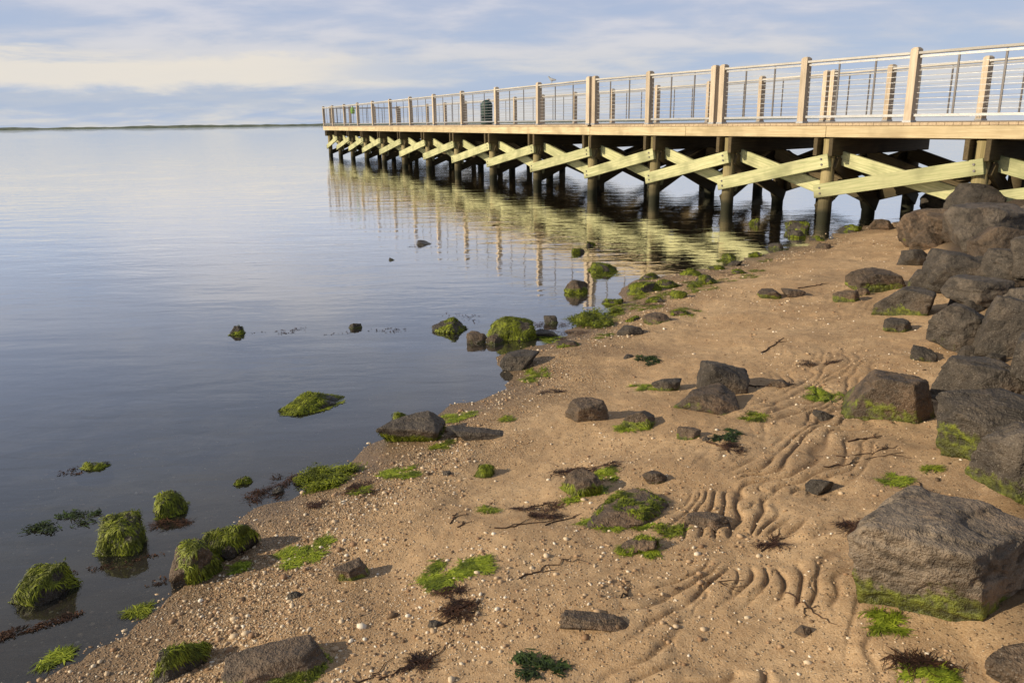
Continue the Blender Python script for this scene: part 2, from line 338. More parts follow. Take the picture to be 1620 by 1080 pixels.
# ------------------------------------------------------------------ rocks
_ico = {}
def ico(sub):
    if sub not in _ico:
        bm = bmesh.new(); bmesh.ops.create_icosphere(bm, subdivisions=sub, radius=1)
        bm.verts.ensure_lookup_table()
        _ico[sub] = (np.array([v.co[:] for v in bm.verts]), np.array([[v.index for v in f.verts] for f in bm.faces])); bm.free()
    return _ico[sub]
def ribbons(C, W, name, mat):
    Nn, Sg, _ = C.shape; V = np.stack([C-W, C+W], 2).reshape(-1, 3)
    a = np.arange(Nn)[:, None]*Sg*2+np.arange(Sg-1)[None]*2
    Fc = np.stack([a, a+1, a+3, a+2], -1).reshape(-1, 4)
    me = np_mesh(name, V, Fc); me.materials.append(mat); return me
def make_rock(x0, y0, x1, y1, green=0., tone=(.2, .17, .14), mode=None, name="rock", label=None, group=None, lift=0.0, boxy=.5, sub=None, seed=None, weed=None):
    rs = np.random.RandomState(seed if seed is not None else int(x0*7+y0*13) % 99991)
    cx = (x0+x1)/2; b, t = P(cx, y1-(y1-y0)*.12); pxm = 1260/t
    Wd = (x1-x0)/pxm; hp = (y1-y0)/pxm
    dn = ray(cx, y1); sa = -dn[2]/np.linalg.norm(dn)
    ca = math.sqrt(1-sa*sa); D = min(Wd*.8, hp*.85/sa) if hp < Wd*.45 else Wd*.72
    H = max((hp-D*sa*.72)/ca, hp*.32)
    mode = mode or ('all' if green >= .6 else 'base')
    if mode == 'all': H *= .78; D = max(D, Wd*.8)
    th_ = math.atan2(b[0], b[1]); fwd = np.array([math.sin(th_), math.cos(th_)])
    c2 = b[:2]+fwd*D*.42; gz = float(height(c2[0], c2[1])); base = b[2]
    inwater = gz < 0.0
    zt = base+H+lift; zb = min(gz, base)-(.10 if mode != 'all' else .5)*H-.02+lift*.5
    sub = sub or (6 if Wd*pxm > 180 else 5 if Wd*pxm > 60 else 4)
    Dn, Fc = ico(sub)
    yaw = rs.uniform(-.6, .6)-th_; Ns = []; ds = []
    if boxy > .85: yaw = -th_+.35
    for ax in range(3):
        for sg in (-1, 1):
            n = np.zeros(3); n[ax] = sg; n += rs.normal(0, (.28 if ax < 2 else .17)*(.5 if boxy > .85 else 1), 3); Ns.append(n/np.linalg.norm(n)); ds.append(rs.uniform(.60, .86) if boxy < .85 else rs.uniform(.66, .74))
    for k_ in range(7 if mode == 'all' else 4 if boxy > .85 else 7):
        n = rs.normal(0, 1, 3); n[2] = abs(n[2])*.8+.1; n /= np.linalg.norm(n); Ns.append(n); ds.append(rs.uniform(.64, .92) if mode != 'all' else rs.uniform(.50, .82))
    Ns = np.array(Ns); ds = np.array(ds); c_, s_ = math.cos(yaw), math.sin(yaw)
    Ns = Ns @ np.array([[c_, s_, 0], [-s_, c_, 0], [0, 0, 1]])
    o = rs.uniform(0, 40, 3)
    Dm = np.maximum(Dn @ Ns.T, .05)
    st_ = .034
    stp = np.stack([sstep(.08, .12, vnoise(Dn[:, 0]*1.9+11*k_, Dn[:, 1]*1.9+o[1], Dn[:, 2]*3.4+k_))+.5*sstep(.25, .29, vnoise(Dn[:, 0]*4.5+13*k_, Dn[:, 1]*4.5+o[2], Dn[:, 2]*7+k_)) for k_ in range(len(ds))], 1)
    rel = np.stack([.012*fbm(Dn[:, 0]*2.2+o[0]+7*k_, Dn[:, 1]*2.2+3*k_, Dn[:, 2]*2.2, 3) for k_ in range(len(ds))], 1)-st_*stp
    dot = Dn @ Ns.T; rk = np.where(dot > .05, (ds[None]+rel)/Dm, 20); be = 120. if mode != 'all' else 55.
    ex = np.exp(-be*rk); r = -np.log(ex.sum(1))/be
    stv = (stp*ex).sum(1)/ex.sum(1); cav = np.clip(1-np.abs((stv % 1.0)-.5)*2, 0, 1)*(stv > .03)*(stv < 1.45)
    q = Dn*r[:, None]
    am_ = .012 if mode != 'all' else .045
    nz = am_*fbm(q[:, 0]*5+o[0], q[:, 1]*5+o[1], q[:, 2]*5+o[2], 4)
    q = Dn*(r+nz)[:, None]
    mn = q.min(0); mx = q.max(0); q = (q-(mn+mx)/2)/((mx-mn)/2)
    zn = (q[:, 2]+1)/2
    zz = zb+zn*(zt-zb)
    fx = q[:, 0]*Wd/2; fy = q[:, 1]*D/2
    X = fx*fwd[1]+fy*fwd[0]; Y = -fx*fwd[0]+fy*fwd[1]
    V = np.stack([X, Y, zz-base], 1)
    hn = (zz-base)/max(H, .01)
    an = fbm(q[:, 0]*1.6+o[0], q[:, 1]*1.6, q[:, 2]*1.6+3, 3)
    if mode == 'all': al = (green-.45)*1.3+.24+an*1.0+(hn-.5)*.45
    else: al = (.5-hn)*1.5*min(1, green*2.8)+green*.6+an*.4-.1
    if green < .03: al = al*0
    al = np.clip(al, 0, 1)
    wet = sstep(.3, .0, hn)*.55 if not inwater else sstep(.06, .012, zz)
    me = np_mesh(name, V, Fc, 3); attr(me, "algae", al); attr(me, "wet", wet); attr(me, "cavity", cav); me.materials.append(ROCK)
    ob = link(bpy.data.objects.new(name, me)); ob.location = (c2[0], c2[1], base); v = rs.uniform(.72, 1.28); ob.color = (tone[0]*v, tone[1]*v, tone[2]*v, 1)
    if label is None:
        sz = "small" if Wd < .25 else "medium" if Wd < .6 else "large"
        wh = "in shallow water" if inwater else "on the sandy beach"
        lk = "covered in green algae" if green >= .6 else "patched with green algae" if green >= .25 else "of bare brown stone"
        label = f"{sz} angular rock {lk} {wh}"
    meta(ob, label, "rock", group or ("rocks scattered along the shoreline"))
    if green >= .5 and (weed is None or weed):
        n_ = int(min(6500, 1000+24000*Wd*max(H, D*.5))*(.25+green*.6)); wgt = np.clip(al-.42, 0, .4)*(zz > max(gz, 0)-.01)*(zn > .2)
        if wgt.sum() > 1:
            nrm = np.zeros_like(V); a, b_, c = V[Fc[:, 0]], V[Fc[:, 1]], V[Fc[:, 2]]; fn = np.cross(b_-a, c-a); fa = np.linalg.norm(fn, axis=1)
            va = np.zeros(len(V))
            for kk in range(3): np.add.at(nrm, Fc[:, kk], fn); np.add.at(va, Fc[:, kk], fa)
            nrm /= np.linalg.norm(nrm, axis=1)[:, None]+1e-9; wgt = wgt*va
            ids = rs.choice(len(V), n_, p=wgt/wgt.sum()); p = V[ids]+rs.normal(0, .003, (n_, 3)); nn = nrm[ids]
            sw = np.stack([vnoise(p[:, 0]*9+o[0], p[:, 1]*9, p[:, 2]*9+k_*5) for k_ in range(3)], 1)
            tg = rs.normal(0, .25, (n_, 3))+sw*1.1+np.array([0, 0, -1.0])
            tg -= nn*((tg*nn).sum(1))[:, None]*1.0; tg /= np.linalg.norm(tg, axis=1)[:, None]+1e-9
            L = rs.uniform(.018, .055, n_)*(.6+Wd*.5); Sg = 5
            C = np.zeros((n_, Sg, 3)); cur = p+nn*.0015; dirn = tg.copy(); pf_ = rs.uniform(.0, .0025, n_)[:, None]
            for k_ in range(Sg):
                C[:, k_] = cur; cur = cur+dirn*(L/4)[:, None]+nn*pf_*(1 if k_ < 2 else -.8); dirn = dirn+rs.normal(0, .15, (n_, 3))+np.array([0, 0, -.2]); dirn /= np.linalg.norm(dirn, axis=1)[:, None]
            gl = height(C[:, :, 0]+c2[0], C[:, :, 1]+c2[1])-base; C[:, :, 2] = np.maximum(C[:, :, 2], np.maximum(gl, -base)+.003)
            sd = np.cross(tg, nn); sd /= np.linalg.norm(sd, axis=1)[:, None]+1e-9
            wd = rs.uniform(.0006, .0016, n_)*(1+Wd*.5)*(1+t*.09)
            Wv = sd[:, None]*wd[:, None, None]*np.array([1, 1, .9, .6, .2])[None, :, None]
            am = ribbons(C, Wv, "algae", ALG); ao = link(bpy.data.objects.new("algae", am)); ao.parent = ob
    return ob
DK = (.08, .07, .058); BR = (.145, .108, .075); GY = (.115, .10, .083); LG = (.26, .222, .178)
rocks = [
 (357,513,391,533,.7,DK),(549,510,577,522,.4,DK),(652,380,694,389,0.1,DK),(611,408,627,413,.3,DK),(683,499,741,531,.85,DK),(766,491,850,545,.9,DK),
 (433,612,561,656,.95,DK),(120,729,178,747,.7,DK),(241,770,308,822,.75,DK),(148,808,233,892,.85,DK),(26,878,137,962,.85,DK),(273,844,361,930,.62,BR),(322,815,412,892,.72,DK),
 (595,655,709,711,.5,GY),(708,668,808,699,.05,DK),(618,650,648,668,.9,DK),(790,557,855,589,.05,DK),(893,630,967,672,0,BR),(1063,612,1173,660,.2,BR),(1100,572,1184,632,0,GY),
 (1030,597,1078,621,.45,DK),(975,649,1036,682,.5,BR),(1070,676,1108,699,.4,BR),(885,745,951,790,.55,BR),(918,790,1067,838,.62,BR),(975,840,1045,880,.6,BR),
 (1082,812,1157,838,0,BR),(883,970,1010,1001,0,BR),(528,885,591,922,.4,BR),(238,1008,341,1080,.65,DK),(356,1022,527,1105,.5,BR),(748,735,781,758,.8,DK),(1273,757,1316,786,.1,DK),
 (1015,743,1057,768,.2,BR),(893,443,930,467,.55,BR),(927,413,983,436,.9,DK),(975,514,1019,533,0,DK),(1015,495,1066,515,.3,BR),(990,442,1048,467,.85,DK),(1038,440,1083,459,.85,DK),
 (1076,424,1113,439,.9,DK),(1100,432,1136,453,.8,DK),(1060,457,1087,475,.7,DK),(1240,348,1279,369,.65,DK),(1325,353,1361,369,.65,DK),(1375,348,1413,366,.1,BR),(1185,344,1205,356,.7,DK),
 (1198,457,1236,475,.45,BR),(1234,457,1273,473,.1,BR),(1317,458,1359,481,.45,BR),(738,525,771,546,.2,BR),(1218,600,1251,615,.1,BR),(1285,650,1321,668,0,DK),
 (768,530,800,548,.3,BR),(840,520,885,535,.3,DK),(1215,385,1240,396,.4,DK),(1150,412,1175,422,.2,DK),(902,390,930,402,.8,DK),(925,380,946,390,.8,DK),(1250,365,1275,378,.5,DK),(1420,340,1470,370,.1,DK),
 (455,935,478,948,0,DK),(1255,990,1290,1010,0,BR),(370,752,400,768,.6,DK),(675,980,700,995,0,DK),(1350,455,1375,470,.3,BR),
 (905,492,950,515,.85,DK),(1010,430,1045,444,.8,DK),(1140,400,1165,412,.7,DK),(430,770,452,782,.1,DK),(860,500,885,515,.4,DK),(1290,385,1315,395,.1,BR),(700,745,715,753,0,DK),(1110,690,1125,698,0,DK),(985,560,1003,568,0,DK),
 (950,470,985,484,.8,DK),(1020,468,1050,480,.7,DK),(1085,446,1110,456,.75,DK),(1155,425,1180,434,.65,DK),(1120,418,1148,428,.8,DK),(1185,398,1205,407,.65,DK),(940,505,972,518,.7,DK),(880,538,915,550,.5,BR),(1280,372,1305,382,.65,DK),(1060,488,1090,500,.65,BR),(990,500,1012,510,.6,DK),
]
for r_ in rocks: make_rock(*r_[:4], green=r_[4], tone=r_[5])
rip = [
 (1338,800,1645,1016,.38,LG,0),(1530,668,1760,835,.36,GY,0),(1475,620,1680,748,.36,GY,.0),(1330,586,1472,676,.32,BR,0),(1468,568,1622,662,.1,GY,.0),
 (1381,456,1472,507,.3,DK,0),(1337,426,1430,469,.4,BR,0),(1398,505,1441,528,.3,DK,0),(1467,485,1562,566,.1,GY,.0),(1540,480,1660,575,.0,GY,.03),
 (1440,550,1482,575,.2,DK,0),(1455,400,1560,470,.05,GY,0),(1416,333,1512,398,.05,BR,0),(1495,295,1583,345,0,DK,.0),(1490,328,1650,418,0,GY,.0),(1545,395,1660,455,0,GY,.0),
 (1490,440,1610,500,0,GY,.0),(1575,450,1700,530,0,GY,.0),(1570,318,1700,370,0,GY,.0),(1440,368,1490,400,.0,BR,0),(1465,340,1540,390,0,BR,0),(1600,540,1720,640,0,GY,.03),
 (1560,1030,1680,1110,.1,BR,0),(1500,640,1560,690,.1,DK,0),(1600,370,1740,450,0,GY,.0),(1435,430,1480,468,.2,DK,0),(1660,700,1900,900,.1,GY,.1),
 (1530,360,1630,425,0,BR,.0),(1420,395,1470,425,0,DK,0),(1510,410,1580,460,0,DK,.0),(1560,500,1640,570,0,DK,.0),(1455,305,1515,345,0,DK,.0)]
rr_ = random.Random(4)
for k_ in range(30):
    f_ = rr_.random(); yy = 345+f_*340; xl = 1445+(18 if yy < 560 else 60)+rr_.uniform(0, 130); sz_ = (22+f_*30)*rr_.uniform(.7, 1.3)
    rip.append((xl, yy-sz_*.62, xl+sz_, yy, 0, rr_.choice([DK, GY, BR]), 0))
for k_, r_ in enumerate(rip):
    make_rock(*r_[:4], green=r_[4], tone=r_[5], lift=r_[6], name="boulder", group="boulders of the stone revetment", boxy=.95 if k_ == 0 else .8, seed=500+k_*3, weed=False,
              label=("grey brown boulder with green algae at its base on sand" if r_[4] > .2 else "rough grey brown angular boulder in the stone revetment"))

# ------------------------------------------------------------------ seaweed, algae clumps, twigs
def clump(x0, y0, x1, y1, mat, n_=300, L=.07, wd=.003, name="algae_clump", label="bright green algae clump lying on wet sand", cat="seaweed", lofty=.007):
    rs = np.random.RandomState(int(x0*3+y0*11)); c, t = P((x0+x1)/2, (y0+y1)/2); pxm = 1260/t
    sa = max(.12, -ray(810, (y0+y1)/2)[2]); W_ = (x1-x0)/pxm/2; D_ = min((y1-y0)/pxm/2/sa, W_*1.6)
    th_ = math.atan2(c[0], c[1]); fwd = np.array([math.sin(th_), math.cos(th_)]); rt = np.array([fwd[1], -fwd[0]])
    n_ = int(n_); k = 9; cen = rs.uniform(-.8, .8, (k, 2)); wh = rs.randint(0, k, n_); lo = np.clip(cen[wh]+rs.normal(0, .15, (n_, 2)), -1.05, 1.05)
    p = c[:2]+lo[:, :1]*W_*rt+lo[:, 1:]*D_*fwd; a = rs.uniform(0, 6.28, k)[wh]+rs.normal(0, .6, n_); Sg = 6; C = np.zeros((n_, Sg, 3)); Ln = rs.uniform(.4, 1.3, n_)*L/Sg
    for q in range(Sg):
        C[:, q, :2] = p; p = p+np.stack([np.cos(a), np.sin(a)], 1)*Ln[:, None]; a = a+rs.normal(0, .4, n_)
    zg = np.maximum(height(C[:, :, 0], C[:, :, 1]), 0); lf = rs.uniform(0, 1, (n_, 1))**2*lofty
    C[:, :, 2] = zg+.003+lf*(.6+.4*rs.rand(n_, Sg))
    dv = np.gradient(C, axis=1); sd = np.stack([-dv[:, :, 1], dv[:, :, 0], rs.normal(0, .003, (n_, Sg))], -1); sd /= np.linalg.norm(sd, axis=2)[:, :, None]+1e-9
    w_ = rs.uniform(.5, 1.5, n_)[:, None, None]*wd*(1+t*.07)*np.array([.5, 1, 1, 1, .8, .3])[None, :, None]
    C -= np.array([c[0], c[1], c[2]]); me = ribbons(C, sd*w_, name, mat); o = link(bpy.data.objects.new(name, me)); o.location = c; meta(o, label, cat, "seaweed washed up on the beach"); return o
G = dict(name="algae_clump"); BL = dict(name="seaweed_clump", label="tangle of dark reddish brown seaweed on the sand")
DG = dict(name="seaweed_clump", label="dark green leafy seaweed clump on the sand")
for b_ in [(1262,612,1328,641),(700,645,768,668),(828,583,872,604),(665,880,728,935),(715,882,775,925),(438,858,520,900),(1060,481,1106,503),(992,608,1040,620),(600,738,665,762),(1170,655,1210,665),
           (1400,750,1437,770),(1425,1052,1505,1080),(1380,973,1420,996),(200,962,235,975),(762,800,785,812),(940,742,980,757),(895,490,985,520),(1010,480,1050,492),(938,526,970,538),
           (1045,836,1085,848),(880,770,960,792),(920,820,1050,838),(980,860,1040,880),(560,770,590,780),(60,1035,105,1055),(360,890,400,905),(1170,434,1200,442),(1130,410,1150,416),(1540,597,1615,612),(795,660,812,668),(1180,425,1210,432),(1465,738,1482,745),(680,700,715,712),(975,672,1030,682),
           (985,462,1060,478),(1060,440,1130,452),(1090,452,1145,462),(840,530,900,545),(930,428,985,438),(1200,410,1225,416),(960,478,1010,494),(1110,440,1165,450),(1040,464,1090,472)]:
    ar = (b_[2]-b_[0])*(b_[3]-b_[1]); clump(*b_, ALGL if ar > 500 and b_[1] > 500 else ALG, n_=min(1200, 160+ar*.36), L=.06, wd=.0013, **G)
clump(468,735,582,774, ALG, 2800, .07, .0016, lofty=.04, label="thick mat of green algae at the waters edge", **G)
clump(895,488,985,520, ALG, 1500, .08, .0028, lofty=.05, label="thick mat of green algae at the waters edge", **G)
for b_ in [(800,1028,892,1070),(1003,562,1042,582),(1125,672,1168,702),(50,812,152,844)]:
    clump(*b_, ALGD, n_=300, L=.05, wd=.0026, lofty=.012, **DG)
for b_ in [(872,735,1000,750),(805,795,885,825),(1325,822,1400,846),(1545,835,1640,870),(700,945,760,985),(1255,572,1335,582),(1400,1045,1535,1062),(855,616,890,625),(1215,604,1260,612),(245,820,300,838),
           (820,510,905,528),(430,750,480,770),(390,770,440,795),(1455,770,1480,795),(480,795,520,805),(640,1045,690,1058),(1290,382,1330,390),(700,928,730,942),(1200,855,1240,868),(1140,700,1180,720),(1540,865,1620,890),
           (340,860,400,880),(540,765,600,785),(860,522,930,540),(1000,475,1060,485),(1130,430,1180,438)]:
    clump(*b_, RED, n_=min(280, 70+(b_[2]-b_[0])*(b_[3]-b_[1])*.1), L=.07, wd=.0012, lofty=.012, **BL)
for (x0, y0, x1, y1, n_) in [(370,522,500,530,60),(500,520,645,530,70),(0,980,120,1000,300),(230,908,330,922,120),(120,880,260,900,80),(700,480,760,520,40),(640,386,700,392,50),(90,735,180,750,60)]:
    clump(x0, y0, x1, y1, RED, n_=n_, L=.03, wd=.002, lofty=.004, name="seaweed_clump", label="scattered dark seaweed bits floating on still water")
def twig(pts, r=.004, br=2):
    rs = np.random.RandomState(int(pts[0][0])); V = []; Fc = []
    W3 = [P(*p)[0] for p in pts]; org = W3[0].copy()
    path = []
    for a, b in zip(W3[:-1], W3[1:]):
        for t in np.linspace(0, 1, 7)[:-1]: path.append(a+(b-a)*t+np.append(rs.normal(0, .008, 2), 0))
    path.append(W3[-1]); paths = [path]
    for k in range(br):
        st = path[rs.randint(3, len(path)-2)]; dr = (W3[-1]-W3[0]); dr = dr/np.linalg.norm(dr); an = rs.choice([-1, 1])*rs.uniform(.3, .9)
        dr = np.array([dr[0]*math.cos(an)-dr[1]*math.sin(an), dr[0]*math.sin(an)+dr[1]*math.cos(an), 0]); L = rs.uniform(.04, .12)
        paths.append([st+dr*L*q/5+np.append(rs.normal(0, .006, 2), 0) for q in range(6)])
    for pi, pa in enumerate(paths):
        pa = np.array(pa); pa[:, 2] = np.maximum(height(pa[:, 0], pa[:, 1]), 0)+r*.8; n = len(pa); dv = np.gradient(pa, axis=0); dv /= np.linalg.norm(dv, axis=1)[:, None]+1e-9
        sd = np.cross(dv, [0, 0, 1.]); b0 = len(V)
        for q in range(n):
            rad = r*(1-.75*q/n)*(1 if pi == 0 else .6)
            for k in range(5):
                a = k*2*math.pi/5; V.append(pa[q]-org+rad*(math.cos(a)*sd[q]+math.sin(a)*np.array([0, 0, 1.])))
            if q:
                for k in range(5): Fc.append((b0+(q-1)*5+k, b0+(q-1)*5+(k+1) % 5, b0+q*5+(k+1) % 5, b0+q*5+k))
    me = np_mesh("twig", V, Fc); me.materials.append(TWIG); o = link(bpy.data.objects.new("twig", me)); o.location = org; meta(o, "thin dark brown driftwood twig lying on sand", "twig", "twigs scattered on the beach")
for tw in [[(780,836),(830,830),(895,818)],[(600,1075),(650,1055),(690,1035),(718,1012)],[(822,915),(855,900),(905,880)],[(1243,938),(1280,965),(1322,988)],[(1300,738),(1360,730),(1430,716)],[(1325,722),(1380,718),(1420,705)],
           [(1262,457),(1290,452),(1312,449)],[(870,748),(920,742),(985,735)],[(830,805),(880,795)],[(1455,765),(1466,790)],[(1120,700),(1165,715)],[(985,945),(1000,930)],[(700,985),(740,968),(760,960)],[(720,835),(735,825)],
           [(1205,558),(1240,535)],[(1115,918),(1165,935)],[(1205,870),(1235,845)],[(560,1078),(610,1068)],[(1340,700),(1395,690)],[(860,830),(920,812)],[(920,512),(955,505)],[(1170,610),(1215,612)],[(710,830),(722,812)]]:
    twig(tw, .0035 if tw[0][1] > 700 else .006)

# ------------------------------------------------------------------ gravel
def gravel():
    rs = np.random.RandomState(3); n = 240000
    th_ = np.radians(rs.uniform(-40, 41, n)); r = np.exp(rs.uniform(math.log(1.7), math.log(17), n)); x = r*np.sin(th_); y = r*np.cos(th_)
    z, d, rl, d2 = fields(x, y); nz = fbm(x*1.5, y*1.5, 31, 3)
    pr = np.exp(-((d-.34-.25*nz)/.28)**2)*.72*(.4+.6*sstep(-.5, .4, nz))+.045*(d > 0)+.12*sstep(.1, .7, nz)*(d > 0)+.20*np.exp(-((d-1.25)/.3)**2)*sstep(0, .5, nz)+.14*(d < 0)
    pr = pr*(d > -1.8)*(d2 < .1)*np.where(d < 0, .8, 1)
    k = rs.rand(n) < pr; x, y, z, r = x[k], y[k], z[k], r[k]; x, y, z, r = x[:60000], y[:60000], z[:60000], r[:60000]; n = len(x)
    sz = np.exp(rs.normal(math.log(.0030), .5, n))*(1+r*.06); sz = np.clip(sz, .0014, .017)
    Dn, Fc = ico(1); m = len(Dn); sc = np.stack([sz*rs.uniform(.9, 1.5, n), sz*rs.uniform(.7, 1.1, n), sz*rs.uniform(.45, .75, n)], 1)
    a = rs.uniform(0, 6.28, n); q = Dn[None]*sc[:, None]*(1+rs.normal(0, .07, (n, m, 1))); c, s_ = np.cos(a)[:, None], np.sin(a)[:, None]
    X = q[:, :, 0]*c-q[:, :, 1]*s_+x[:, None]; Y = q[:, :, 0]*s_+q[:, :, 1]*c+y[:, None]; Z = q[:, :, 2]+z[:, None]+sc[:, 2:3]*.3
    V = np.stack([X, Y, Z], -1).reshape(-1, 3); F_ = (Fc[None]+np.arange(n)[:, None, None]*m).reshape(-1, 3)
    me = np_mesh("gravel", V, F_, 3); me.materials.append(PEB); o = link(bpy.data.objects.new("gravel", me)); meta(o, "tan and cream pebbles scattered along the waterline", "gravel", kind="stuff")
gravel()

# ------------------------------------------------------------------ pier
DZ = 1.80
def FN(n):
    s_ = (-1.138, 1.835) if n <= 4 else (-1.258, 2.81)
    return np.array([2.10+(n-4)*s_[0], 21.1+(n-4)*s_[1]])
def BN(n):
    if n <= 4: return np.array([6.0-(n-4)*.80, 24.5+(n-4)*2.2])
    k = min(1, (n-4)/5); return FN(n)+np.array([3.9+.6*k, 3.4-1.35*k])
pier = empty("pier", (2.1, 21.1, 0)); meta(pier, "long wooden fishing pier on timber piles with cable railings", "pier")
PO = Vector((2.1, 21.1, 0))
def frame_obj(name, mesh, loc, ax, parent, poff):
    o = link(bpy.data.objects.new(name, mesh)); ax_, ay_, az_ = ax
    m = Matrix(((ax_[0], ay_[0], az_[0], loc[0]), (ax_[1], ay_[1], az_[1], loc[1]), (ax_[2], ay_[2], az_[2], loc[2]), (0, 0, 0, 1)))
    o.parent = parent; o.matrix_local = Matrix.Translation(-Vector(poff)) @ m; return o
def box(bm, x0, x1, y0, y1, z0, z1, mi=0):
    vs = [bm.verts.new(c) for c in ((x0,y0,z0),(x1,y0,z0),(x1,y1,z0),(x0,y1,z0),(x0,y0,z1),(x1,y0,z1),(x1,y1,z1),(x0,y1,z1))]
    for f in ((0,3,2,1),(4,5,6,7),(0,1,5,4),(1,2,6,5),(2,3,7,6),(3,0,4,7)):
        bm.faces.new([vs[i] for i in f]).material_index = mi
def cone(bm, mi, **kw):
    r = bmesh.ops.create_cone(bm, **kw)
    for f in {f for v in r['verts'] for f in v.link_faces}: f.material_index = mi
def bm_mesh(name, bm, mats, bevel=0):
    if bevel: bmesh.ops.bevel(bm, geom=bm.edges[:], offset=bevel, segments=1, affect='EDGES')
    me = bpy.data.meshes.new(name); bm.to_mesh(me); bm.free()
    for m_ in mats: me.materials.append(m_)
    return me
def axes(p, q):
    x = Vector(q)-Vector(p); L = x.length; x.normalize(); y = Vector((0, 0, 1)).cross(x)
    if y.length < 1e-4: y = Vector((0, 1, 0))
    y.normalize(); return L, (x, y, x.cross(y))
def beam(name, p, q, w_, h_, mat, parent, poff, bolts=False, bevel=.006):
    L, ax = axes(p, q); bm = bmesh.new(); box(bm, 0, L, -w_/2, w_/2, -h_/2, h_/2)
    if bevel: bmesh.ops.bevel(bm, geom=bm.edges[:], offset=bevel, segments=1, affect='EDGES')
    if bolts:
        for xx in (.14, L-.14):
            for zz in ((0,) if h_ < .2 else (-.05, .05)):
                cone(bm, 1, cap_ends=True, segments=8, radius1=.02, radius2=.02, depth=w_+.03, matrix=Matrix.Translation((xx, 0, zz)) @ Matrix.Rotation(math.pi/2, 4, 'X'))
    return frame_obj(name, bm_mesh(name, bm, [mat, DSTEEL]), p, ax, parent, poff)
def v3(p, z_): return Vector((p[0], p[1], z_))
FSTART = -4.0; FEND = 14.9
bm = bmesh.new(); nn_ = FSTART
while nn_ < FEND:
    st = (.14/2.16 if nn_ < 4 else .14/3.08); a0, a1 = nn_, min(nn_+st*.95, FEND)
    if not (a0 < 4 < a1):
        f0, f1, b0, b1 = FN(a0), FN(a1), BN(a0), BN(a1); lip = .05
        def e(p, q, s_=lip): dq = (p-q)/np.linalg.norm(p-q); return p+dq*s_
        pts = [e(f0, b0), e(f1, b1), e(b1, f1), e(b0, f0)]; lo = [bm.verts.new((p[0]-PO.x, p[1]-PO.y, DZ-.045)) for p in pts]; hi = [bm.verts.new((p[0]-PO.x, p[1]-PO.y, DZ)) for p in pts]
        bm.faces.new(lo[::-1]) ; bm.faces.new(hi)
        for q in range(4): bm.faces.new((lo[q], lo[(q+1) % 4], hi[(q+1) % 4], hi[q]))
    nn_ += st
bmesh.ops.recalc_face_normals(bm, faces=bm.faces[:])
dk = link(bpy.data.objects.new("deck", bm_mesh("deck", bm, [W_DECK]))); dk.parent = pier
pn = [-3.2, -1.9, -.58, .72, 1.85, 2.92, 4.03, 5.1, 6.2, 7.3, 8.4, 9.5, 10.6, 11.7, 12.7, 13.7, 14.6]
def fascia(fn, lst, side):
    for a, b in zip(lst[:-1], lst[1:]):
        p, q = fn(a), fn(b); dr = (q-p)/np.linalg.norm(q-p)
        beam("fascia_beam", v3(p+dr*.003, DZ-.05-.10), v3(q-dr*.003, DZ-.05-.10), .075, .20, W_FASC, pier, PO)
fascia(FN, [FSTART, -1.9, .72, 2.4, 4, 6.2, 8.4, 10.6, 12.7, FEND], -1); fascia(BN, [FSTART, -1.9, .72, 4, 6.2, 8.4, 10.6, 12.7, FEND], 1)
beam("fascia_beam", v3(FN(FEND), DZ-.15), v3(BN(FEND), DZ-.15), .075, .20, W_FASC, pier, PO)
for fr in (.08, .2, .32, .44, .56, .68, .8, .92):
    for a, b in ((FSTART, 4), (4, FEND)):
        p = FN(a)*(1-fr)+BN(a)*fr; q = FN(b)*(1-fr)+BN(b)*fr; beam("stringer", v3(p, DZ-.165), v3(q, DZ-.165), .09, .22, W_SHADE, pier, PO)
def pile_mesh(mat):
    bm = bmesh.new(); bmesh.ops.create_cone(bm, cap_ends=True, segments=20, radius1=.135, radius2=.118, depth=2.5, matrix=Matrix.Translation((0, 0, 1.25)))
    for f in bm.faces: f.smooth = abs(f.normal.z) < .5
    return bm_mesh("pile", bm, [mat])
pmesh = pile_mesh(W_PILE); pmesh2 = pile_mesh(W_SHADE)
def unit(v): return v/np.linalg.norm(v)
bents = []
for n in pn:
    f, b = FN(n), BN(n); dr = unit(b-f); pf = f+dr*.14; pb = b-dr*.14; pm = (pf+pb)/2; bents.append((pf, pb, dr))
    for pi_, p in enumerate((pf, pb) if n > 14 else (pf, pm, pb)):
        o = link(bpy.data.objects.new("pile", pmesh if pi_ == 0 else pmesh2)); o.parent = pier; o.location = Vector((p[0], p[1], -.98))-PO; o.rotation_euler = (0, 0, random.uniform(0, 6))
    al = unit(FN(n+.1)-FN(n-.1))
    for sgn in (-1, 1):
        o2 = al*.165*sgn; beam("pile_cap", v3(f-dr*.10+o2, 1.38), v3(b+dr*.10+o2, 1.38), .08, .32, W_SHADE, pier, PO)
    o1 = al*.165
    beam("transverse_brace", v3(pf+o1, .20), v3(pm+o1, 1.10), .07, .24, W_SHADE, pier, PO); beam("transverse_brace", v3(pf-o1, 1.10), v3(pm-o1, .20), .07, .24, W_SHADE, pier, PO)
    beam("transverse_brace", v3(pm+o1, .20), v3(pb+o1, 1.10), .07, .24, W_SHADE, pier, PO); beam("transverse_brace", v3(pm-o1, 1.10), v3(pb-o1, .20), .07, .24, W_SHADE, pier, PO)
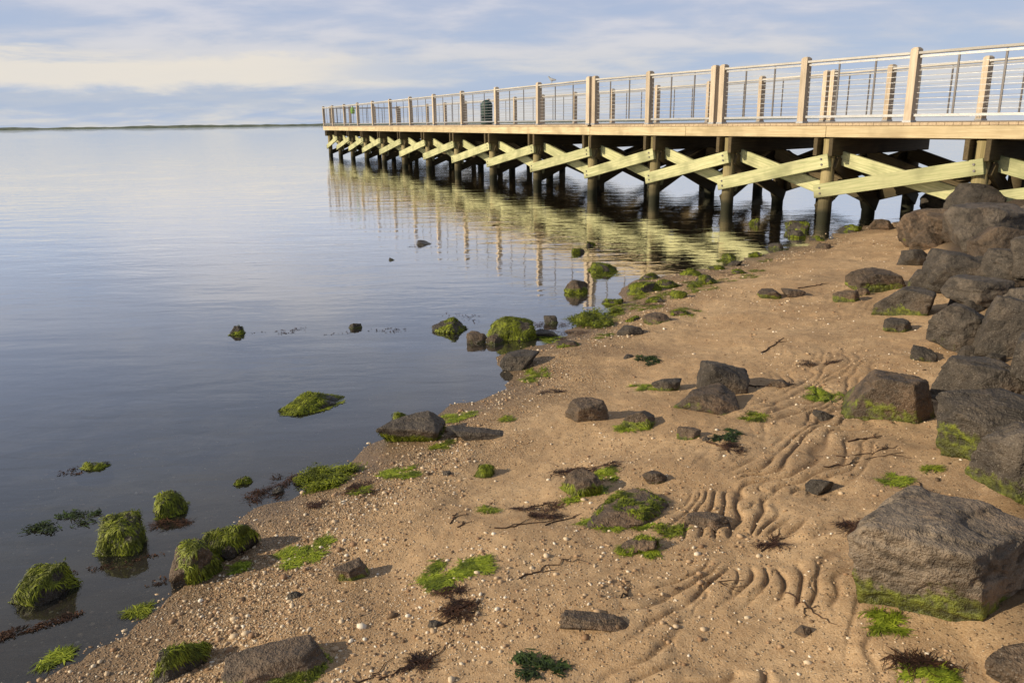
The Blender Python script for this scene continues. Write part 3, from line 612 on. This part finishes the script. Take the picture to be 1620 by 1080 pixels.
for k in range(len(pn)-1):
    (a, ab, dra), (b, bb, drb) = bents[k], bents[k+1]; u = unit(b-a)
    pa = a-dra*.17; pb_ = b-drb*.17
    beam("cross_brace", v3(pa-u*.12, 1.14), v3(pb_+u*.14, .56), .075, .25, W_BR, pier, PO, bolts=True)
    pa = a+dra*.17; pb_ = b+drb*.17
    beam("cross_brace", v3(pa-u*.12, .52), v3(pb_+u*.12, 1.24), .075, .25, W_BR, pier, PO, bolts=True)
    pa = ab+dra*.17; pb_ = bb+drb*.17; beam("cross_brace", v3(pa, 1.17), v3(pb_, .42), .075, .25, W_SHADE, pier, PO)
    pa = ab-dra*.17; pb_ = bb-drb*.17; beam("cross_brace", v3(pa, .42), v3(pb_, 1.17), .075, .25, W_SHADE, pier, PO)
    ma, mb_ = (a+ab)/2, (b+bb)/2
    beam("cross_brace", v3(ma+dra*.17, 1.17), v3(mb_+drb*.17, .38), .075, .25, W_SHADE, pier, PO); beam("cross_brace", v3(ma-dra*.17, .38), v3(mb_-drb*.17, 1.17), .075, .25, W_SHADE, pier, PO)
# railings
bm = bmesh.new(); hs = .066
bmesh.ops.create_cube(bm, size=1, matrix=Matrix.Translation((0, 0, .59)) @ Matrix.Diagonal((hs*2, hs*2, 1.18, 1)))
bmesh.ops.bevel(bm, geom=[e_ for e_ in bm.edges if abs(e_.verts[0].co.z-e_.verts[1].co.z) < .01 and e_.verts[0].co.z > 1], offset=.03, segments=1, affect='EDGES')
box(bm, -hs-.012, hs+.012, -hs-.012, hs+.012, .0, .035, 1)
for sx in (-1, 1):
    for sz_ in (.07, .12):
        cone(bm, 1, cap_ends=True, segments=6, radius1=.014, radius2=.014, depth=.02, matrix=Matrix.Translation((sx*.03, -hs-.008, sz_)) @ Matrix.Rotation(math.pi/2, 4, 'X'))
postm = bm_mesh("railing_post", bm, [W_POST, STEEL])
bm = bmesh.new(); box(bm, -.018, .018, -.008, .008, .10, 1.06); balm = bm_mesh("baluster", bm, [DSTEEL], .003)
def railing(fn, nodes, doubles, name_label, inward):
    r_ = empty("railing", (0, 0, 0)); r_.parent = pier; p0 = fn(nodes[0]); r_.location = Vector((p0[0], p0[1], DZ))-PO; RO = Vector((p0[0], p0[1], DZ)); r_["label"] = name_label
    cab = bmesh.new()
    for k, n in enumerate(nodes):
        dr = unit(fn(n+.02)-fn(n-.02)) if n not in (4,) else unit(fn(4)-fn(3.9)); ang = math.atan2(dr[1], dr[0])
        inn = np.array(inward)
        for off in ((-.12, .12) if n in doubles else (0,)):
            p = fn(n)+dr*off+inn*.03; o = link(bpy.data.objects.new("railing_post", postm)); o.parent = r_; o.location = v3(p, DZ+.002)-RO; o.rotation_euler = (0, 0, ang if inward[0] > 0 else ang+math.pi)
        if k == len(nodes)-1: break
        m_ = nodes[k+1]; a = fn(n)+inn*.03; b = fn(m_)+inn*.03; u = unit(b-a); L = np.linalg.norm(b-a)
        ga = .12+.07 if n in doubles else .07; gb = .12+.07 if m_ in doubles else .07
        A, B = a+u*ga, b-u*gb
        beam("handrail", v3(A, DZ+1.09), v3(B, DZ+1.09), .12, .042, W_RAIL, r_, RO); beam("top_bar", v3(A, DZ+1.035), v3(B, DZ+1.035), .035, .035, STEEL, r_, RO, bevel=0)
        beam("bottom_bar", v3(A, DZ+.115), v3(B, DZ+.115), .035, .04, STEEL, r_, RO, bevel=0)
        nb_ = 2
        for q in range(1, nb_+1):
            p = a+(b-a)*q/(nb_+1); o = link(bpy.data.objects.new("baluster", balm)); o.parent = r_; o.location = v3(p, DZ)-RO; o.rotation_euler = (0, 0, math.atan2(u[1], u[0]))
        for c in range(9):
            zc_ = DZ+.205+c*.088; Lc, ax = axes(v3(A, zc_), v3(B, zc_)); mt = Matrix(((ax[0][0], ax[1][0], ax[2][0], A[0]-RO.x), (ax[0][1], ax[1][1], ax[2][1], A[1]-RO.y), (0, 0, 1, zc_-RO.z), (0, 0, 0, 1)))
            nv = len(cab.verts); box(cab, 0, Lc, -.004, .004, -.004, .004); cab.verts.ensure_lookup_table()
            for v in cab.verts[nv:]: v.co = mt @ v.co
    co = link(bpy.data.objects.new("cable", bm_mesh("cable", cab, [STEEL]))); co.parent = r_
railing(FN, [-4, -3, -2, -1, 0, 1, 2, 3, 4, 5, 6, 7, 8, 9, 10, 11, 12, 13, 14, 14.85], {2, 4}, "cable railing with pale square timber posts along the near edge", (.9, .44))
railing(BN, [-4, -3, -2, -.9, .1, 1.1, 1.9, 3, 4, 5, 6, 7, 8, 9, 10, 11, 12, 13, 14, 14.85], {1.9, 4}, "cable railing with pale square timber posts along the far edge", (-.9, -.44))
FE, BE = FN(FEND-.05), BN(FEND-.05)
railing(lambda t: FE+(BE-FE)*(t+.04), [.05, .3, .62, .92], set(), "short cable railing closing the pier end", (.4, -.9))

# ------------------------------------------------------------------ things on the pier
def trash():
    loc = Vector((-.87, 32.7, DZ+.004)); t = empty("trash_can", loc); t.scale = (.78, .78, .84); meta(t, "dark green metal trash can with domed lid on the deck", "trash can")
    bm = bmesh.new()
    for k in range(24):
        a = k*2*math.pi/24; mt = Matrix.Rotation(a, 4, 'Z') @ Matrix.Translation((.27+.01*(k % 2), 0, .42)) @ Matrix.Diagonal((.02, .052, .78, 1)); bmesh.ops.create_cube(bm, size=1, matrix=mt)
    bmesh.ops.create_cone(bm, cap_ends=True, segments=24, radius1=.245, radius2=.245, depth=.8, matrix=Matrix.Translation((0, 0, .41)))
    for z_ in (.05, .43, .80): bmesh.ops.create_cone(bm, cap_ends=True, segments=32, radius1=.30, radius2=.30, depth=.05, matrix=Matrix.Translation((0, 0, z_)))
    b = link(bpy.data.objects.new("body", bm_mesh("body", bm, [CAN]))); b.parent = t
    bm = bmesh.new(); prof = [(.30, .83), (.305, .87), (.28, .95), (.22, 1.04), (.13, 1.10), (.0, 1.125)]; sg = 24; rings = []
    for r_, z_ in prof: rings.append([bm.verts.new((r_*math.cos(k*2*math.pi/sg), r_*math.sin(k*2*math.pi/sg), z_)) for k in range(sg)])
    for r1, r2 in zip(rings[:-1], rings[1:]):
        for k in range(sg): bm.faces.new((r1[k], r1[(k+1) % sg], r2[(k+1) % sg], r2[k])).smooth = True
    bmesh.ops.remove_doubles(bm, verts=bm.verts[:], dist=.001)
    l_ = link(bpy.data.objects.new("lid", bm_mesh("lid", bm, [CAN]))); l_.parent = t
trash()
def skin(name, pts, edges, mat, sub=2):
    me = bpy.data.meshes.new(name); me.from_pydata([p[:3] for p in pts], edges, []); o = link(bpy.data.objects.new(name, me))
    m_ = o.modifiers.new("skin", 'SKIN'); me.skin_vertices[0].data[0].use_root = True
    for k, p in enumerate(pts): me.skin_vertices[0].data[k].radius = (p[3], p[4])
    m2 = o.modifiers.new("sub", 'SUBSURF'); m2.levels = m2.render_levels = sub; me.materials.append(mat); return o
p_ = FN(4.73)+np.array([.9, .44])*.03
gm = mat_plain("gull_feathers", (.36, .36, .37), .8, 0, .6)
gl_ = skin("seagull", [(-.2, 0, .13, .012, .03), (-.1, 0, .14, .045, .04), (0, 0, .155, .065, .06), (.08, 0, .18, .055, .055), (.13, 0, .235, .03, .03), (.155, 0, .27, .034, .034), (.21, 0, .265, .008, .01), (.01, .025, .09, .01, .01), (.01, .025, .0, .006, .006), (.01, -.025, .09, .01, .01), (.01, -.025, .0, .006, .006)],
           [(0,1),(1,2),(2,3),(3,4),(4,5),(5,6),(2,7),(7,8),(2,9),(9,10)], gm)
gl_.location = (p_[0], p_[1], DZ+1.112); gl_.scale = (.65, .65, .65); gl_.rotation_euler = (0, 0, 2.6); meta(gl_, "grey and white seagull standing on the pier handrail", "seagull")
p_ = FN(12.5)+np.array([.9, .44])*.13
bm = bmesh.new(); bmesh.ops.create_cube(bm, size=1); bmesh.ops.subdivide_edges(bm, edges=bm.edges[:], cuts=4, use_grid_fill=True)
for v in bm.verts:
    z0 = v.co.z; f = 1+.25*math.cos(z0*3)-.25*(z0 > .3); v.co = Vector((v.co.x*.14*f, v.co.y*.26*f*(1-.4*abs(v.co.x)), z0*.34)); v.co += Vector((random.uniform(-.01, .01), random.uniform(-.01, .01), 0))
for f in bm.faces: f.smooth = True
for sy in (-.06, .06): box(bm, -.01, .01, sy-.01, sy+.01, .15, .30)
bg_ = link(bpy.data.objects.new("hanging_bag", bm_mesh("hanging_bag", bm, [LIME]))); bg_.location = (p_[0], p_[1], DZ+.80); meta(bg_, "small lime green fabric bag hanging from the railing", "bag")
